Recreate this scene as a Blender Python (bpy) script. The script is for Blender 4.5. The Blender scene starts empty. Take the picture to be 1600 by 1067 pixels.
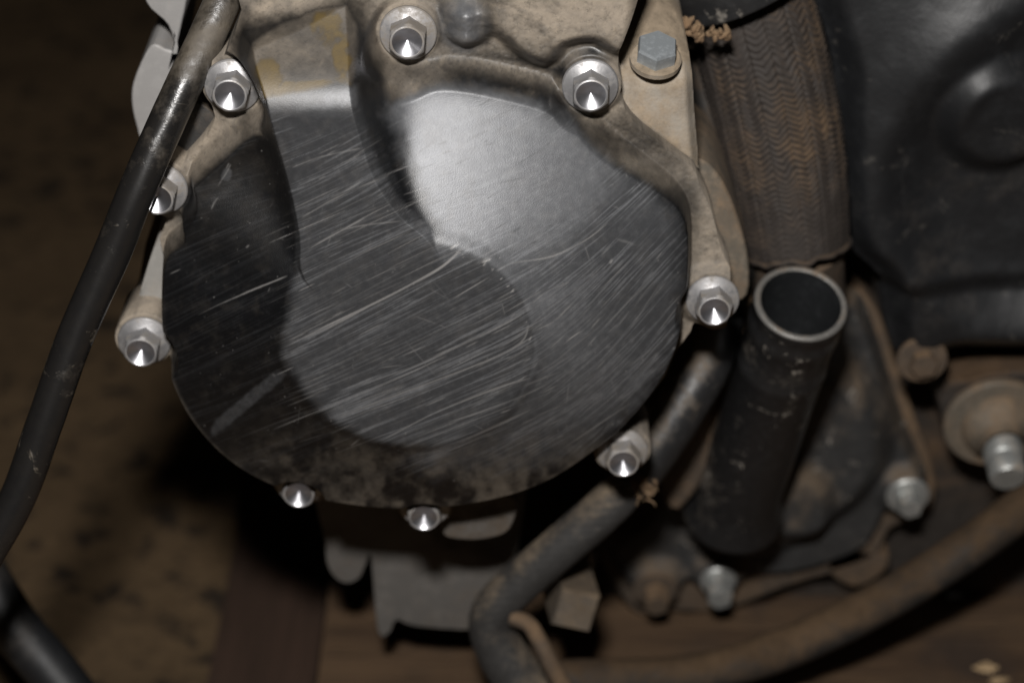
import bpy, bmesh, math, random
import numpy as np
from mathutils import Vector, Matrix

random.seed(7)
rng = np.random.default_rng(11)
S = bpy.context.scene
COL = S.collection

# ------------------------------------------------------------------ camera
PITCH = math.radians(30.0)
DIST = 600.0                      # millimetres from the lens to the cover's flange plane
FPX = 1600 * 75.0 / 36.0
cR = np.array([1.0, 0, 0])
cF = np.array([0, math.cos(PITCH), -math.sin(PITCH)])
cU = np.array([0, math.sin(PITCH), math.cos(PITCH)])
cC = -DIST * cF
MM = 0.001


def ray(px, py):
    return cF + cR * ((px - 800.0) / FPX) + cU * ((533.5 - py) / FPX)


def P(px, py, h):                 # millimetre point on the plane h mm in front of the flange plane
    d = ray(px, py)
    t = (-h - cC[1]) / d[1]
    return cC + d * t


def PD(px, py, dep):              # millimetre point at a depth along the optical axis
    return cC + ray(px, py) * dep


def proj(X, Y, Z):
    rx, ry, rz = X - cC[0], Y - cC[1], Z - cC[2]
    dep = ry * cF[1] + rz * cF[2]
    return 800 + FPX * rx / dep, 533.5 - FPX * (ry * cU[1] + rz * cU[2]) / dep


cam_d = bpy.data.cameras.new('camera')
cam = bpy.data.objects.new('camera', cam_d)
COL.objects.link(cam)
cam.location = Vector(cC * MM)
cam.rotation_euler = (math.pi / 2 - PITCH, 0, 0)
cam_d.lens = 75
cam_d.sensor_width = 36
cam_d.clip_start = 0.02
cam_d.clip_end = 60
cam_d.dof.use_dof = True
fp = P(860, 190, 14) - cC
cam_d.dof.focus_distance = float(np.dot(fp, cF)) * MM
cam_d.dof.aperture_fstop = 8.0
S.camera = cam

# ------------------------------------------------------------------ world, flash
W = bpy.data.worlds.new('World')
S.world = W
W.use_nodes = True
bg = W.node_tree.nodes['Background']
bg.inputs[0].default_value = (1.0, 0.86, 0.72, 1)
bg.inputs[1].default_value = 0.004

fl_d = bpy.data.lights.new('camera_flash', 'AREA')
fl_d.shape = 'RECTANGLE'
fl_d.size = 0.05
fl_d.size_y = 0.03
fl_d.energy = 5.7
fl_d.color = (1.0, 0.97, 0.94)
fl = bpy.data.objects.new('camera_flash', fl_d)
COL.objects.link(fl)
flp = cC + cU * 118 + cR * -26 - cF * 20
fl.location = Vector(flp * MM)
fl.rotation_euler = (Vector((-0.015, 0, 0)) - fl.location).to_track_quat('-Z', 'Y').to_euler()

S.view_settings.view_transform = 'Standard'
S.view_settings.look = 'None'
S.view_settings.exposure = 0
S.view_settings.gamma = 1
S.cycles.max_bounces = 6


# ------------------------------------------------------------------ small numeric helpers
def sstep(a, b, x):
    t = np.clip((x - a) / (b - a), 0, 1)
    return t * t * (3 - 2 * t)


def smax(a, b, k):
    h = np.clip(0.5 + 0.5 * (a - b) / k, 0, 1)
    return b + (a - b) * h + k * h * (1 - h)


def smin(a, b, k):
    return -smax(-a, -b, k)


def blur(A, r):
    for _ in range(3):
        for ax in (0, 1):
            p = np.concatenate([np.repeat(np.take(A, [0], ax), r + 1, ax), A, np.repeat(np.take(A, [-1], ax), r, ax)], ax)
            c = np.cumsum(p, ax)
            n = A.shape[ax]
            A = (np.take(c, range(2 * r + 1, 2 * r + 1 + n), ax) - np.take(c, range(0, n), ax)) / (2 * r + 1)
    return A


def crom(pts, n=6, closed=True):
    pts = [np.asarray(p, float) for p in pts]
    N = len(pts)
    out = []
    rngi = range(N) if closed else range(N - 1)
    for i in rngi:
        if closed:
            p0, p1, p2, p3 = pts[i - 1], pts[i], pts[(i + 1) % N], pts[(i + 2) % N]
        else:
            p0, p1, p2, p3 = pts[max(i - 1, 0)], pts[i], pts[i + 1], pts[min(i + 2, N - 1)]
        for j in range(n):
            t = j / n
            out.append(0.5 * ((2 * p1) + (-p0 + p2) * t + (2 * p0 - 5 * p1 + 4 * p2 - p3) * t * t
                              + (-p0 + 3 * p1 - 3 * p2 + p3) * t ** 3))
    if not closed:
        out.append(pts[-1])
    return np.array(out)


def sdf_poly(X, Z, poly):
    """signed distance, negative inside"""
    poly = np.asarray(poly, float)
    d2 = np.full(X.shape, 1e18)
    ins = np.zeros(X.shape, bool)
    n = len(poly)
    for i in range(n):
        ax, az = poly[i]
        bx, bz = poly[(i + 1) % n]
        ex, ez = bx - ax, bz - az
        L = ex * ex + ez * ez
        if L < 1e-12:
            continue
        t = np.clip(((X - ax) * ex + (Z - az) * ez) / L, 0, 1)
        dx, dz = X - ax - ex * t, Z - az - ez * t
        d2 = np.minimum(d2, dx * dx + dz * dz)
        if abs(ez) > 1e-12:
            c = ((az > Z) != (bz > Z)) & (X < ex * (Z - az) / ez + ax)
            ins ^= c
    d = np.sqrt(d2)
    return np.where(ins, -d, d)


def hashn(ix, iy, seed):
    a = (ix.astype(np.int64) * 374761393 + iy.astype(np.int64) * 668265263 + seed * 974634777) & 0x7fffffff
    a = ((a ^ (a >> 13)) * 1274126177) & 0x7fffffff
    return ((a ^ (a >> 16)) & 0xffff) / 65535.0


def vnoise(x, y, seed=0):
    x, y = np.broadcast_arrays(np.asarray(x, float), np.asarray(y, float))
    ix, iy = np.floor(x), np.floor(y)
    fx, fy = x - ix, y - iy
    fx = fx * fx * (3 - 2 * fx)
    fy = fy * fy * (3 - 2 * fy)
    ix = ix.astype(np.int64); iy = iy.astype(np.int64)
    a, b = hashn(ix, iy, seed), hashn(ix + 1, iy, seed)
    c, d = hashn(ix, iy + 1, seed), hashn(ix + 1, iy + 1, seed)
    return (a + (b - a) * fx) * (1 - fy) + (c + (d - c) * fx) * fy


def fbm(x, y, seed=0, octv=4):
    s = 0; amp = 0.5; tot = 0
    for o in range(octv):
        s = s + amp * vnoise(x, y, seed + o * 17)
        tot += amp
        x = np.asarray(x) * 2.03; y = np.asarray(y) * 2.03; amp *= 0.5
    return s / tot


def pp(pts, h, n=6, smooth=True):           # photo outline -> (x, z) outline on plane h
    q = [P(a, b, h)[[0, 2]] for a, b in pts]
    return crom(q, n) if smooth else np.array(q)


# ------------------------------------------------------------------ object helpers
def tag(o, label=None, cat=None, group=None, kind=None):
    if label: o['label'] = label
    if cat: o['category'] = cat
    if group: o['group'] = group
    if kind: o['kind'] = kind
    return o


def empty(name, loc):
    o = bpy.data.objects.new(name, None)
    o.empty_display_size = 0.02
    COL.objects.link(o)
    o.location = Vector(np.asarray(loc) * MM)
    return o


def wloc(o):
    v = Vector((0, 0, 0))
    while o is not None:
        v = v + o.location
        o = o.parent
    return v


def link(name, me, mats, parent=None, loc=None):
    o = bpy.data.objects.new(name, me)
    COL.objects.link(o)
    for m in (mats if isinstance(mats, (list, tuple)) else [mats]):
        if m is not None and m.name not in [x.name for x in me.materials if x]:
            me.materials.append(m)
    base = wloc(parent) if parent else Vector((0, 0, 0))
    if parent: o.parent = parent
    o.location = (loc if loc is not None else Vector((0, 0, 0))) - base
    return o


def build(name, V, Fc, mats, parent=None, smooth=True, mi=None, attrs=None):
    """V in millimetres, world; origin goes to the middle of the mesh"""
    V = np.asarray(V, float)
    c = (V.min(0) + V.max(0)) / 2
    me = bpy.data.meshes.new(name)
    Vl = (V - c) * MM
    if isinstance(Fc, np.ndarray):
        n, k = Fc.shape
        me.vertices.add(len(Vl)); me.vertices.foreach_set('co', Vl.astype(np.float32).ravel())
        me.loops.add(n * k); me.loops.foreach_set('vertex_index', Fc.astype(np.int32).ravel())
        me.polygons.add(n)
        me.polygons.foreach_set('loop_start', np.arange(0, n * k, k, dtype=np.int32))
        me.update(calc_edges=True)
    else:
        me.from_pydata([tuple(v) for v in Vl], [], [tuple(f) for f in Fc])
        me.update()
    me.polygons.foreach_set('use_smooth', np.full(len(me.polygons), smooth, bool))
    if mi is not None:
        me.polygons.foreach_set('material_index', np.asarray(mi, np.int32))
    if attrs:
        for k, a in attrs.items():
            at = me.attributes.new(k, 'FLOAT', 'POINT')
            at.data.foreach_set('value', np.asarray(a, np.float32))
    return link(name, me, mats, parent, Vector(c * MM))


def bm_build(name, bm, mats, parent=None, smooth=True, recalc=True, autos=None):
    """bmesh in world millimetres"""
    if recalc: bmesh.ops.recalc_face_normals(bm, faces=bm.faces)
    co = np.array([v.co[:] for v in bm.verts])
    c = (co.min(0) + co.max(0)) / 2
    for v in bm.verts:
        v.co = (v.co - Vector(c)) * MM
    if smooth:
        for f in bm.faces: f.smooth = True
        ang = math.radians(autos or 38)
        for e in bm.edges:
            if len(e.link_faces) == 2 and e.calc_face_angle(0) > ang: e.smooth = False
    me = bpy.data.meshes.new(name)
    bm.to_mesh(me); bm.free()
    return link(name, me, mats, parent, Vector(c * MM))


def heightfield(outline_sdf, hfun, x0, x1, z0, z1, step, back):
    """grid over (x, z); height toward the viewer is -y; edge snapped to the outline; skirt down to h=back"""
    nx = int((x1 - x0) / step) + 1; nz = int((z1 - z0) / step) + 1
    xs = x0 + np.arange(nx) * step; zs = z0 + np.arange(nz) * step
    X, Z = np.meshgrid(xs, zs)
    sd = outline_sdf(X, Z)
    ins = sd < 0
    cell = ins[:-1, :-1] | ins[1:, :-1] | ins[:-1, 1:] | ins[1:, 1:]
    cell &= (sd[:-1, :-1] < 1.6 * step) & (sd[1:, :-1] < 1.6 * step) & (sd[:-1, 1:] < 1.6 * step) & (sd[1:, 1:] < 1.6 * step)
    gz, gx = np.gradient(sd, step)
    gl = np.sqrt(gx * gx + gz * gz) + 1e-9
    out = ~ins
    X = np.where(out, X - gx / gl * sd, X); Z = np.where(out, Z - gz / gl * sd, Z)
    H = hfun(X, Z)
    idx = np.arange(nx * nz).reshape(nz, nx)
    a, b, c, d = idx[:-1, :-1][cell], idx[:-1, 1:][cell], idx[1:, 1:][cell], idx[1:, :-1][cell]
    Fq = np.stack([a, b, c, d], 1)
    # boundary edges
    E = np.concatenate([np.stack([Fq[:, i], Fq[:, (i + 1) % 4]], 1) for i in range(4)])
    key = np.minimum(E[:, 0], E[:, 1]).astype(np.int64) * (nx * nz) + np.maximum(E[:, 0], E[:, 1])
    u, inv, cnt = np.unique(key, return_inverse=True, return_counts=True)
    Eb = E[cnt[inv] == 1]
    V = np.stack([X.ravel(), -H.ravel(), Z.ravel()], 1)
    bv = np.unique(Eb)
    off = len(V)
    m = {int(v): off + i for i, v in enumerate(bv)}
    Vs = V[bv].copy(); Vs[:, 1] = -back
    sk = np.array([[int(q), int(p), m[int(p)], m[int(q)]] for p, q in Eb])
    V = np.concatenate([V, Vs]); Fq = np.concatenate([Fq, sk])
    used = np.unique(Fq)
    rem = np.full(len(V), -1); rem[used] = np.arange(len(used))
    return V[used], rem[Fq]


def prism(name, poly, h0, h1, mats, parent, bev=2.0, seg=3, rough=0.0):
    """(x, z) outline in mm extruded from h0 (back) to h1 (front) with a bevelled front edge"""
    bm = bmesh.new()
    f = bm.faces.new([bm.verts.new((x, -h1, z)) for x, z in poly])
    bm.normal_update()
    if f.normal.y > 0: f.normal_flip()
    r = bmesh.ops.extrude_face_region(bm, geom=[f])
    vs = [g for g in r['geom'] if isinstance(g, bmesh.types.BMVert)]
    back = set(vs)
    for v in vs: v.co.y = -h0
    if bev > 0:
        bm.faces.ensure_lookup_table()
        fe = [e for e in bm.edges if all(v not in back for v in e.verts)]
        bmesh.ops.bevel(bm, geom=fe, offset=bev, segments=seg, profile=0.6, affect='EDGES', clamp_overlap=True)
    bmesh.ops.triangulate(bm, faces=[f for f in bm.faces if len(f.verts) > 4])
    return bm_build(name, bm, mats, parent, autos=30)


def tube_mesh(path, rad, nseg=20, ncurve=8, disp=None, cap=True, flat=1.0):
    path = crom(path, ncurve, closed=False)
    n = len(path)
    rr = np.interp(np.linspace(0, 1, n), np.linspace(0, 1, len(rad)), rad) if hasattr(rad, '__len__') else np.full(n, rad)
    T = np.gradient(path, axis=0); T /= np.linalg.norm(T, axis=1)[:, None]
    nrm = np.cross(T[0], [0.13, 0.9, 0.31]); nrm /= np.linalg.norm(nrm)
    N = np.zeros_like(T); N[0] = nrm
    for i in range(1, n):
        v = N[i - 1] - T[i] * np.dot(N[i - 1], T[i]); N[i] = v / np.linalg.norm(v)
    B = np.cross(T, N)
    L = np.concatenate([[0], np.cumsum(np.linalg.norm(np.diff(path, axis=0), axis=1))])
    th = np.arange(nseg) * 2 * math.pi / nseg
    TH, LL = np.meshgrid(th, L)
    R = rr[:, None] * np.ones_like(TH)
    if disp is not None: R = R + disp(TH, LL, L[-1])
    V = path[:, None, :] + R[..., None] * (np.cos(TH)[..., None] * N[:, None, :] + flat * np.sin(TH)[..., None] * B[:, None, :])
    V = V.reshape(-1, 3)
    i = np.arange(n - 1)[:, None] * nseg; j = np.arange(nseg)[None, :]; j2 = (j + 1) % nseg
    Fq = np.stack([i + j, i + j2, i + nseg + j2, i + nseg + j], -1).reshape(-1, 4)
    Fl = [tuple(int(q) for q in f) for f in Fq]
    if cap:
        Fl.append(tuple(range(nseg - 1, -1, -1))); Fl.append(tuple(range((n - 1) * nseg, n * nseg)))
        return V, Fl
    return V, Fq


def tube(name, path, rad, mat, parent=None, **k):
    V, Fl = tube_mesh(path, rad, **k)
    return build(name, V, Fl, mat, parent)


def lathe_bm(bm, prof, origin, axis, nseg=32, rot=0.0, sides=None, mat=0):
    """prof: list of (radius, along axis). Closed rings; radius 0 -> a pole."""
    axis = Vector(axis).normalized()
    q = axis.to_track_quat('Z', 'Y')
    o = Vector(origin)
    rings = []
    for r, a in prof:
        if r < 1e-6:
            rings.append([bm.verts.new(o + q @ Vector((0, 0, a)))])
        else:
            rings.append([bm.verts.new(o + q @ Vector((r * math.cos(rot + 2 * math.pi * i / nseg),
                                                       r * math.sin(rot + 2 * math.pi * i / nseg), a))) for i in range(nseg)])
    for A, B in zip(rings, rings[1:]):
        for i in range(nseg):
            j = (i + 1) % nseg
            if len(A) == 1 and len(B) == 1: break
            if len(A) == 1: f = bm.faces.new((A[0], B[i], B[j]))
            elif len(B) == 1: f = bm.faces.new((A[i], A[j], B[0]))
            else: f = bm.faces.new((A[i], A[j], B[j], B[i]))
            f.material_index = mat
    return rings


def box_bm(bm, lo, hi, bev=1.0):
    r = bmesh.ops.create_cube(bm, size=1)
    for v in r['verts']:
        v.co = Vector([(lo[k] + hi[k]) / 2 + v.co[k] * (hi[k] - lo[k]) for k in range(3)])
    es = list({e for v in r['verts'] for e in v.link_edges})
    if bev: bmesh.ops.bevel(bm, geom=es, offset=bev, segments=2, affect='EDGES')


# ------------------------------------------------------------------ materials
def lin(r, g, b):
    f = lambda c: (c / 255 / 12.92) if c / 255 <= 0.04045 else ((c / 255 + 0.055) / 1.055) ** 2.4
    return (f(r), f(g), f(b), 1)


class NB:
    def __init__(s, name):
        s.m = bpy.data.materials.new(name); s.m.use_nodes = True
        s.t = s.m.node_tree; s.t.nodes.clear()
        s.out = s.n('ShaderNodeOutputMaterial'); s.b = s.n('ShaderNodeBsdfPrincipled')
        s.l(s.b.outputs[0], s.out.inputs[0])
        s.tc = s.n('ShaderNodeTexCoord').outputs['Object']
        s.geo = s.n('ShaderNodeNewGeometry')

    def n(s, t, **k):
        x = s.t.nodes.new(t)
        for a, v in k.items(): setattr(x, a, v)
        return x

    def l(s, a, b): s.t.links.new(a, b)

    def put(s, sock, v):
        if isinstance(v, bpy.types.NodeSocket): s.l(v, sock)
        else: sock.default_value = v

    def noise(s, scale, detail=5, rough=0.6, vec=None, dist=0.0, stretch=None):
        x = s.n('ShaderNodeTexNoise')
        x.inputs['Scale'].default_value = scale; x.inputs['Detail'].default_value = detail
        x.inputs['Roughness'].default_value = rough; x.inputs['Distortion'].default_value = dist
        v = vec or s.tc
        if stretch:
            mp = s.n('ShaderNodeMapping'); s.l(v, mp.inputs[0])
            mp.inputs['Scale'].default_value = stretch[0]; mp.inputs['Rotation'].default_value = stretch[1]
            v = mp.outputs[0]
        s.l(v, x.inputs['Vector'])
        return x.outputs['Fac']

    def rng(s, v, a, b, c=0.0, d=1.0):
        x = s.n('ShaderNodeMapRange', interpolation_type='SMOOTHSTEP')
        s.put(x.inputs[0], v)
        for i, q in enumerate((a, b, c, d)): s.put(x.inputs[i + 1], q)
        return x.outputs[0]

    def ma(s, op, a, b=0.0, clamp=False):
        x = s.n('ShaderNodeMath', operation=op, use_clamp=clamp)
        s.put(x.inputs[0], a); s.put(x.inputs[1], b)
        return x.outputs[0]

    def mix(s, f, a, b):
        x = s.n('ShaderNodeMix', data_type='RGBA')
        s.put(x.inputs[0], f); s.put(x.inputs[6], a); s.put(x.inputs[7], b)
        return x.outputs[2]

    def attr(s, name):
        x = s.n('ShaderNodeAttribute', attribute_name=name)
        return x.outputs['Fac']

    def up(s):
        x = s.n('ShaderNodeSeparateXYZ'); s.l(s.geo.outputs['Normal'], x.inputs[0])
        return x.outputs[2]

    def bump(s, h, strength, dist=0.0005):
        x = s.n('ShaderNodeBump')
        x.inputs['Strength'].default_value = strength; x.inputs['Distance'].default_value = dist
        s.l(h, x.inputs['Height']); s.l(x.outputs[0], s.b.inputs['Normal'])

    def set(s, base=None, rough=None, metal=None, spec=None, coat=None):
        if base is not None: s.put(s.b.inputs['Base Color'], base)
        if rough is not None: s.put(s.b.inputs['Roughness'], rough)
        if metal is not None: s.put(s.b.inputs['Metallic'], metal)
        if spec is not None: s.put(s.b.inputs['Specular IOR Level'], spec)
        return s.m


DUST = (0.19, 0.140, 0.092, 1)
DUST2 = (0.12, 0.083, 0.048, 1)


def grimy(name, base, rough, metal, dust=DUST, amount=0.5, scale=45, upk=0.5, bump=0.3, spots=0.3, spec=0.5, drough=0.9, scuff=0.0):
    """clean colour below a blotchy coat of dry dust that lies thicker on what faces up"""
    b = NB(name)
    n1 = b.noise(scale, 6, 0.65, dist=0.4)
    n2 = b.noise(scale * 7, 4, 0.7)
    v = b.ma('ADD', b.ma('MULTIPLY', n1, 0.7), b.ma('MULTIPLY', n2, 0.3))
    v = b.ma('ADD', v, b.ma('MULTIPLY', b.up(), upk * 0.35))
    d = b.rng(v, 0.78 - amount * 0.62, 0.98 - amount * 0.52)
    n3 = b.noise(scale * 2.3, 5, 0.6)
    dcol = b.mix(b.rng(n3, 0.35, 0.7), dust, tuple(c * 0.58 for c in dust[:3]) + (1,))
    dcol = b.mix(b.rng(b.noise(scale * 18, 5, 0.75), 0.50, 0.68, 0, 0.45), dcol, tuple(c * 0.35 for c in dust[:3]) + (1,))
    bcol = b.mix(b.ma('MULTIPLY', b.rng(n2, 0.45, 0.75), spots), base, tuple(min(1, c * 2.2 + 0.01) for c in base[:3]) + (1,))
    if scuff:
        sc_ = b.ma('MULTIPLY', b.rng(b.noise(95, 4, 0.75, dist=0.8), 0.60, 0.68), b.rng(b.noise(600, 3, 0.6), 0.40, 0.6))
        dcol = b.mix(b.ma('MULTIPLY', sc_, scuff), dcol, (0.34, 0.31, 0.27, 1)); bcol = b.mix(b.ma('MULTIPLY', sc_, scuff), bcol, (0.34, 0.31, 0.27, 1))
    n4 = b.noise(scale * 40, 3, 0.6)
    b.bump(b.ma('ADD', b.ma('MULTIPLY', n4, 0.5), b.ma('MULTIPLY', d, 0.8)), bump, 0.0006)
    return b.set(b.mix(d, bcol, dcol), b.ma('ADD', b.ma('MULTIPLY', d, drough - rough), b.ma('ADD', rough - 0.06, b.ma('MULTIPLY', n2, 0.12))),
                 b.ma('MULTIPLY', b.ma('SUBTRACT', 1.0, d), metal), spec)


def cover_material():
    b = NB('worn black paint on cast metal')
    scr, worn_sheen, dust, gold = b.attr('scratch'), b.attr('worn_sheen'), b.attr('dust'), b.attr('gold')
    g = b.noise(3600, 2, 0.5)
    n1 = b.noise(60, 6, 0.65, dist=0.5)
    n2 = b.noise(420, 5, 0.7)
    black = b.mix(b.rng(n2, 0.5, 0.8), (0.0032, 0.0035, 0.0042, 1), (0.0085, 0.0088, 0.0095, 1))
    grey = b.mix(b.rng(n2, 0.35, 0.75), (0.185, 0.190, 0.202, 1), (0.250, 0.256, 0.268, 1))
    c = b.mix(worn_sheen, black, grey)  # rub wear and painted-in highlights both turn the paint grey
    c = b.mix(scr, c, (0.62, 0.60, 0.58, 1))
    df = b.ma('MULTIPLY', dust, b.ma('ADD', 0.62, b.ma('MULTIPLY', n2, 0.76)), True)
    dc = b.mix(b.rng(n1, 0.35, 0.7), (0.255, 0.213, 0.165, 1), (0.150, 0.129, 0.105, 1))
    sp = b.rng(b.noise(1000, 5, 0.75), 0.52, 0.68, 0, 0.5)
    dc = b.mix(sp, dc, (0.055, 0.047, 0.038, 1))
    dc = b.mix(b.rng(b.noise(230, 5, 0.7, dist=1.0), 0.55, 0.7, 0, 0.5), dc, (0.30, 0.245, 0.18, 1))
    c = b.mix(df, c, dc)
    gc = b.mix(b.rng(n2, 0.3, 0.8), (0.112, 0.078, 0.028, 1), (0.080, 0.057, 0.025, 1))
    c = b.mix(gold, c, gc)
    met = b.ma('MULTIPLY', b.ma('ADD', b.ma('MULTIPLY', worn_sheen, 0.75), b.ma('MULTIPLY', scr, 0.4), True), b.ma('SUBTRACT', 1.0, df), True)
    ro = b.ma('ADD', 0.38, b.ma('ADD', b.ma('MULTIPLY', df, 0.46), b.ma('MULTIPLY', worn_sheen, 0.17)))
    ro = b.ma('ADD', ro, b.ma('MULTIPLY', gold, 0.1))
    ro = b.ma('ADD', ro, b.ma('MULTIPLY', b.ma('SUBTRACT', n2, 0.5), 0.09))
    h = b.ma('ADD', b.ma('MULTIPLY', g, 0.5), b.ma('ADD', b.ma('MULTIPLY', df, 0.6), b.ma('MULTIPLY', scr, -0.6)))
    b.bump(h, 0.30, 0.0003)
    return b.set(c, ro, met, 0.55)


def bolt_material():
    b = NB('bright zinc plated steel')
    n = b.noise(300, 4, 0.6); d = b.noise(150, 6, 0.7)
    oi = b.n('ShaderNodeObjectInfo').outputs['Random']
    v = b.ma('ADD', b.ma('ADD', d, b.ma('MULTIPLY', b.up(), 0.05)), b.ma('MULTIPLY', b.ma('SUBTRACT', oi, 0.5), 0.16))
    dm = b.rng(v, 0.41, 0.66, 0.18, 0.88)
    c = b.mix(n, (0.33, 0.33, 0.345, 1), (0.48, 0.48, 0.49, 1))
    b.bump(b.ma('ADD', b.noise(900, 3, 0.6), b.ma('MULTIPLY', dm, 0.8)), 0.12, 0.0004)
    return b.set(b.mix(dm, c, (0.155, 0.132, 0.105, 1)), b.ma('ADD', 0.38, b.ma('MULTIPLY', dm, 0.4)), b.ma('SUBTRACT', 0.88, b.ma('MULTIPLY', dm, 0.8)))


def dimple_material():
    b = NB('freshly turned bright metal')
    b.b.inputs['Anisotropic'].default_value = 0.0
    b.bump(b.noise(700, 2, 0.5), 0.05, 0.0003)
    return b.set(b.mix(b.rng(b.noise(170, 5, 0.7), 0.48, 0.78, 0, 0.4), (0.52, 0.52, 0.55, 1), (0.16, 0.145, 0.12, 1)), 0.315, 0.96)


def sand_material():
    b = NB('dark oily sand')
    n = b.noise(13, 5, 0.6); f = b.noise(190, 5, 0.7); s = b.noise(62, 3, 0.55)
    c = b.mix(b.rng(f, 0.3, 0.75), (0.118, 0.078, 0.042, 1), (0.074, 0.049, 0.027, 1))
    dk = b.ma('MULTIPLY', b.rng(s, 0.53, 0.61), b.rng(n, 0.42, 0.55))
    c = b.mix(b.ma('MULTIPLY', dk, 0.85), c, (0.012, 0.010, 0.009, 1))
    b.bump(b.ma('ADD', b.ma('MULTIPLY', s, 1.0), b.ma('MULTIPLY', f, 0.5)), 0.6, 0.004)
    return b.set(c, 0.95, 0, 0.2)


def wood_material(name, c1, c2, sc):
    b = NB(name)
    g = b.noise(sc, 7, 0.65, stretch=((0.10, 1, 1), (0, 0, 0)), dist=0.3)
    g2 = b.noise(sc * 6, 5, 0.7, stretch=((0.06, 1, 1), (0, 0, 0)))
    st = b.noise(14, 4, 0.6)
    c = b.mix(b.rng(g, 0.3, 0.7), c1, c2)
    c = b.mix(b.ma('MULTIPLY', b.rng(g2, 0.52, 0.7), 0.65), c, (0.022, 0.014, 0.009, 1))
    c = b.mix(b.ma('MULTIPLY', b.rng(st, 0.5, 0.68), 0.75), c, (0.03, 0.022, 0.018, 1))
    b.bump(b.ma('ADD', g2, g), 0.6, 0.002)
    return b.set(c, 0.88, 0, 0.25)


M = {}
M['cover'] = cover_material()
M['bolt'] = bolt_material()
M['dimple'] = dimple_material()
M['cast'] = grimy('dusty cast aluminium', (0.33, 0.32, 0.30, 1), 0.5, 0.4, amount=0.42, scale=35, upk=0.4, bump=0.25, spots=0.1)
M['greycast'] = grimy('plain grey cast aluminium', (0.27, 0.262, 0.255, 1), 0.6, 0.2, amount=0.34, scale=40, upk=0.15, bump=0.2, spots=0.1)
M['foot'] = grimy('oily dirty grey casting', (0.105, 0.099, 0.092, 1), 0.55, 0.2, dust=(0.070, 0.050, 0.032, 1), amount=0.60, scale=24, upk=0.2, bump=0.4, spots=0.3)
M['tan'] = grimy('aluminium under tan dust', (0.30, 0.27, 0.23, 1), 0.6, 0.2, dust=(0.27, 0.212, 0.148, 1), amount=0.72, scale=40, upk=0.3, bump=0.3, spots=0.1)
M['mud'] = grimy('casting caked with brown mud', (0.05, 0.038, 0.028, 1), 0.7, 0.1, dust=(0.13, 0.082, 0.045, 1), amount=0.62, scale=26, upk=0.5, bump=0.6)
M['darkmud'] = grimy('dark casting with brown dust film', (0.026, 0.022, 0.019, 1), 0.62, 0.0, dust=(0.090, 0.056, 0.032, 1), amount=0.56, scale=24, upk=0.5, bump=0.4, spec=0.2)
M['pump'] = grimy('black pump paint with dust', (0.024, 0.024, 0.024, 1), 0.5, 0.0, dust=(0.115, 0.083, 0.054, 1), amount=0.47, scale=20, upk=0.6, bump=0.35, scuff=0.7)
M['pipe'] = grimy('black painted pipe', (0.012, 0.012, 0.0125, 1), 0.30, 0.0, dust=(0.15, 0.13, 0.105, 1), amount=0.42, scale=55, upk=0.3, bump=0.3, scuff=0.9)
M['bore'] = grimy('dark pipe bore', (0.016, 0.017, 0.018, 1), 0.24, 0.0, dust=(0.07, 0.06, 0.048, 1), amount=0.16, scale=50, bump=0.2)
M['rim'] = grimy('scuffed pipe rim', (0.15, 0.145, 0.135, 1), 0.45, 0.4, dust=(0.17, 0.12, 0.078, 1), amount=0.28, scale=90, bump=0.3)
M['rubber'] = grimy('dusty black rubber', (0.014, 0.014, 0.0145, 1), 0.40, 0.0, dust=(0.165, 0.125, 0.085, 1), amount=0.30, scale=38, upk=0.8, bump=0.3, scuff=0.4)
M['hose'] = grimy('dusty fabric hose', (0.022, 0.021, 0.020, 1), 0.7, 0.0, dust=(0.15, 0.115, 0.078, 1), amount=0.42, scale=50, upk=0.6, bump=0.6)
M['tubing'] = grimy('dark tube with brown dust', (0.018, 0.017, 0.016, 1), 0.6, 0.0, dust=(0.074, 0.047, 0.026, 1), amount=0.56, scale=22, upk=0.5, bump=0.4, spec=0.2)
M['plastic'] = grimy('dull black plastic', (0.008, 0.0085, 0.0095, 1), 0.5, 0.0, dust=(0.040, 0.032, 0.025, 1), amount=0.42, scale=16, upk=0.3, bump=0.3, spec=0.5, drough=0.7, scuff=0.1)
M['wrap'] = grimy('brown stained knitted wrap', (0.020, 0.015, 0.012, 1), 0.75, 0.0, dust=(0.092, 0.057, 0.030, 1), amount=0.44, scale=20, upk=0.4, bump=0.5)
M['nut'] = grimy('dull plated steel', (0.36, 0.37, 0.36, 1), 0.4, 0.7, dust=(0.24, 0.17, 0.105, 1), amount=0.42, scale=90, upk=0.3, bump=0.2)
M['zinc'] = grimy('blue grey zinc', (0.36, 0.39, 0.41, 1), 0.38, 0.6, dust=(0.27, 0.20, 0.13, 1), amount=0.22, scale=90, upk=0.2, bump=0.15)
M['sand'] = sand_material()
M['wood'] = wood_material('weathered brown wood', (0.100, 0.062, 0.034, 1), (0.055, 0.033, 0.019, 1), 60)
M['wood2'] = wood_material('red brown wood', (0.050, 0.029, 0.020, 1), (0.030, 0.018, 0.012, 1), 60)
M['mudtan'] = grimy('steel under brown dust', (0.11, 0.095, 0.075, 1), 0.6, 0.2, dust=(0.18, 0.125, 0.078, 1), amount=0.6, scale=60, upk=0.3, bump=0.3)
M['mud2'] = grimy('plug under brown dust', (0.07, 0.058, 0.046, 1), 0.6, 0.1, dust=(0.135, 0.098, 0.062, 1), amount=0.6, scale=60, upk=0.3, bump=0.4)
M['chip'] = grimy('pale wood chip', (0.30, 0.21, 0.115, 1), 0.8, 0.0, amount=0.2, scale=60)
M['crumb'] = grimy('crumbling dry mud', (0.16, 0.10, 0.055, 1), 0.95, 0.0, dust=(0.24, 0.16, 0.09, 1), amount=0.5, scale=120, bump=0.8)

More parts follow.
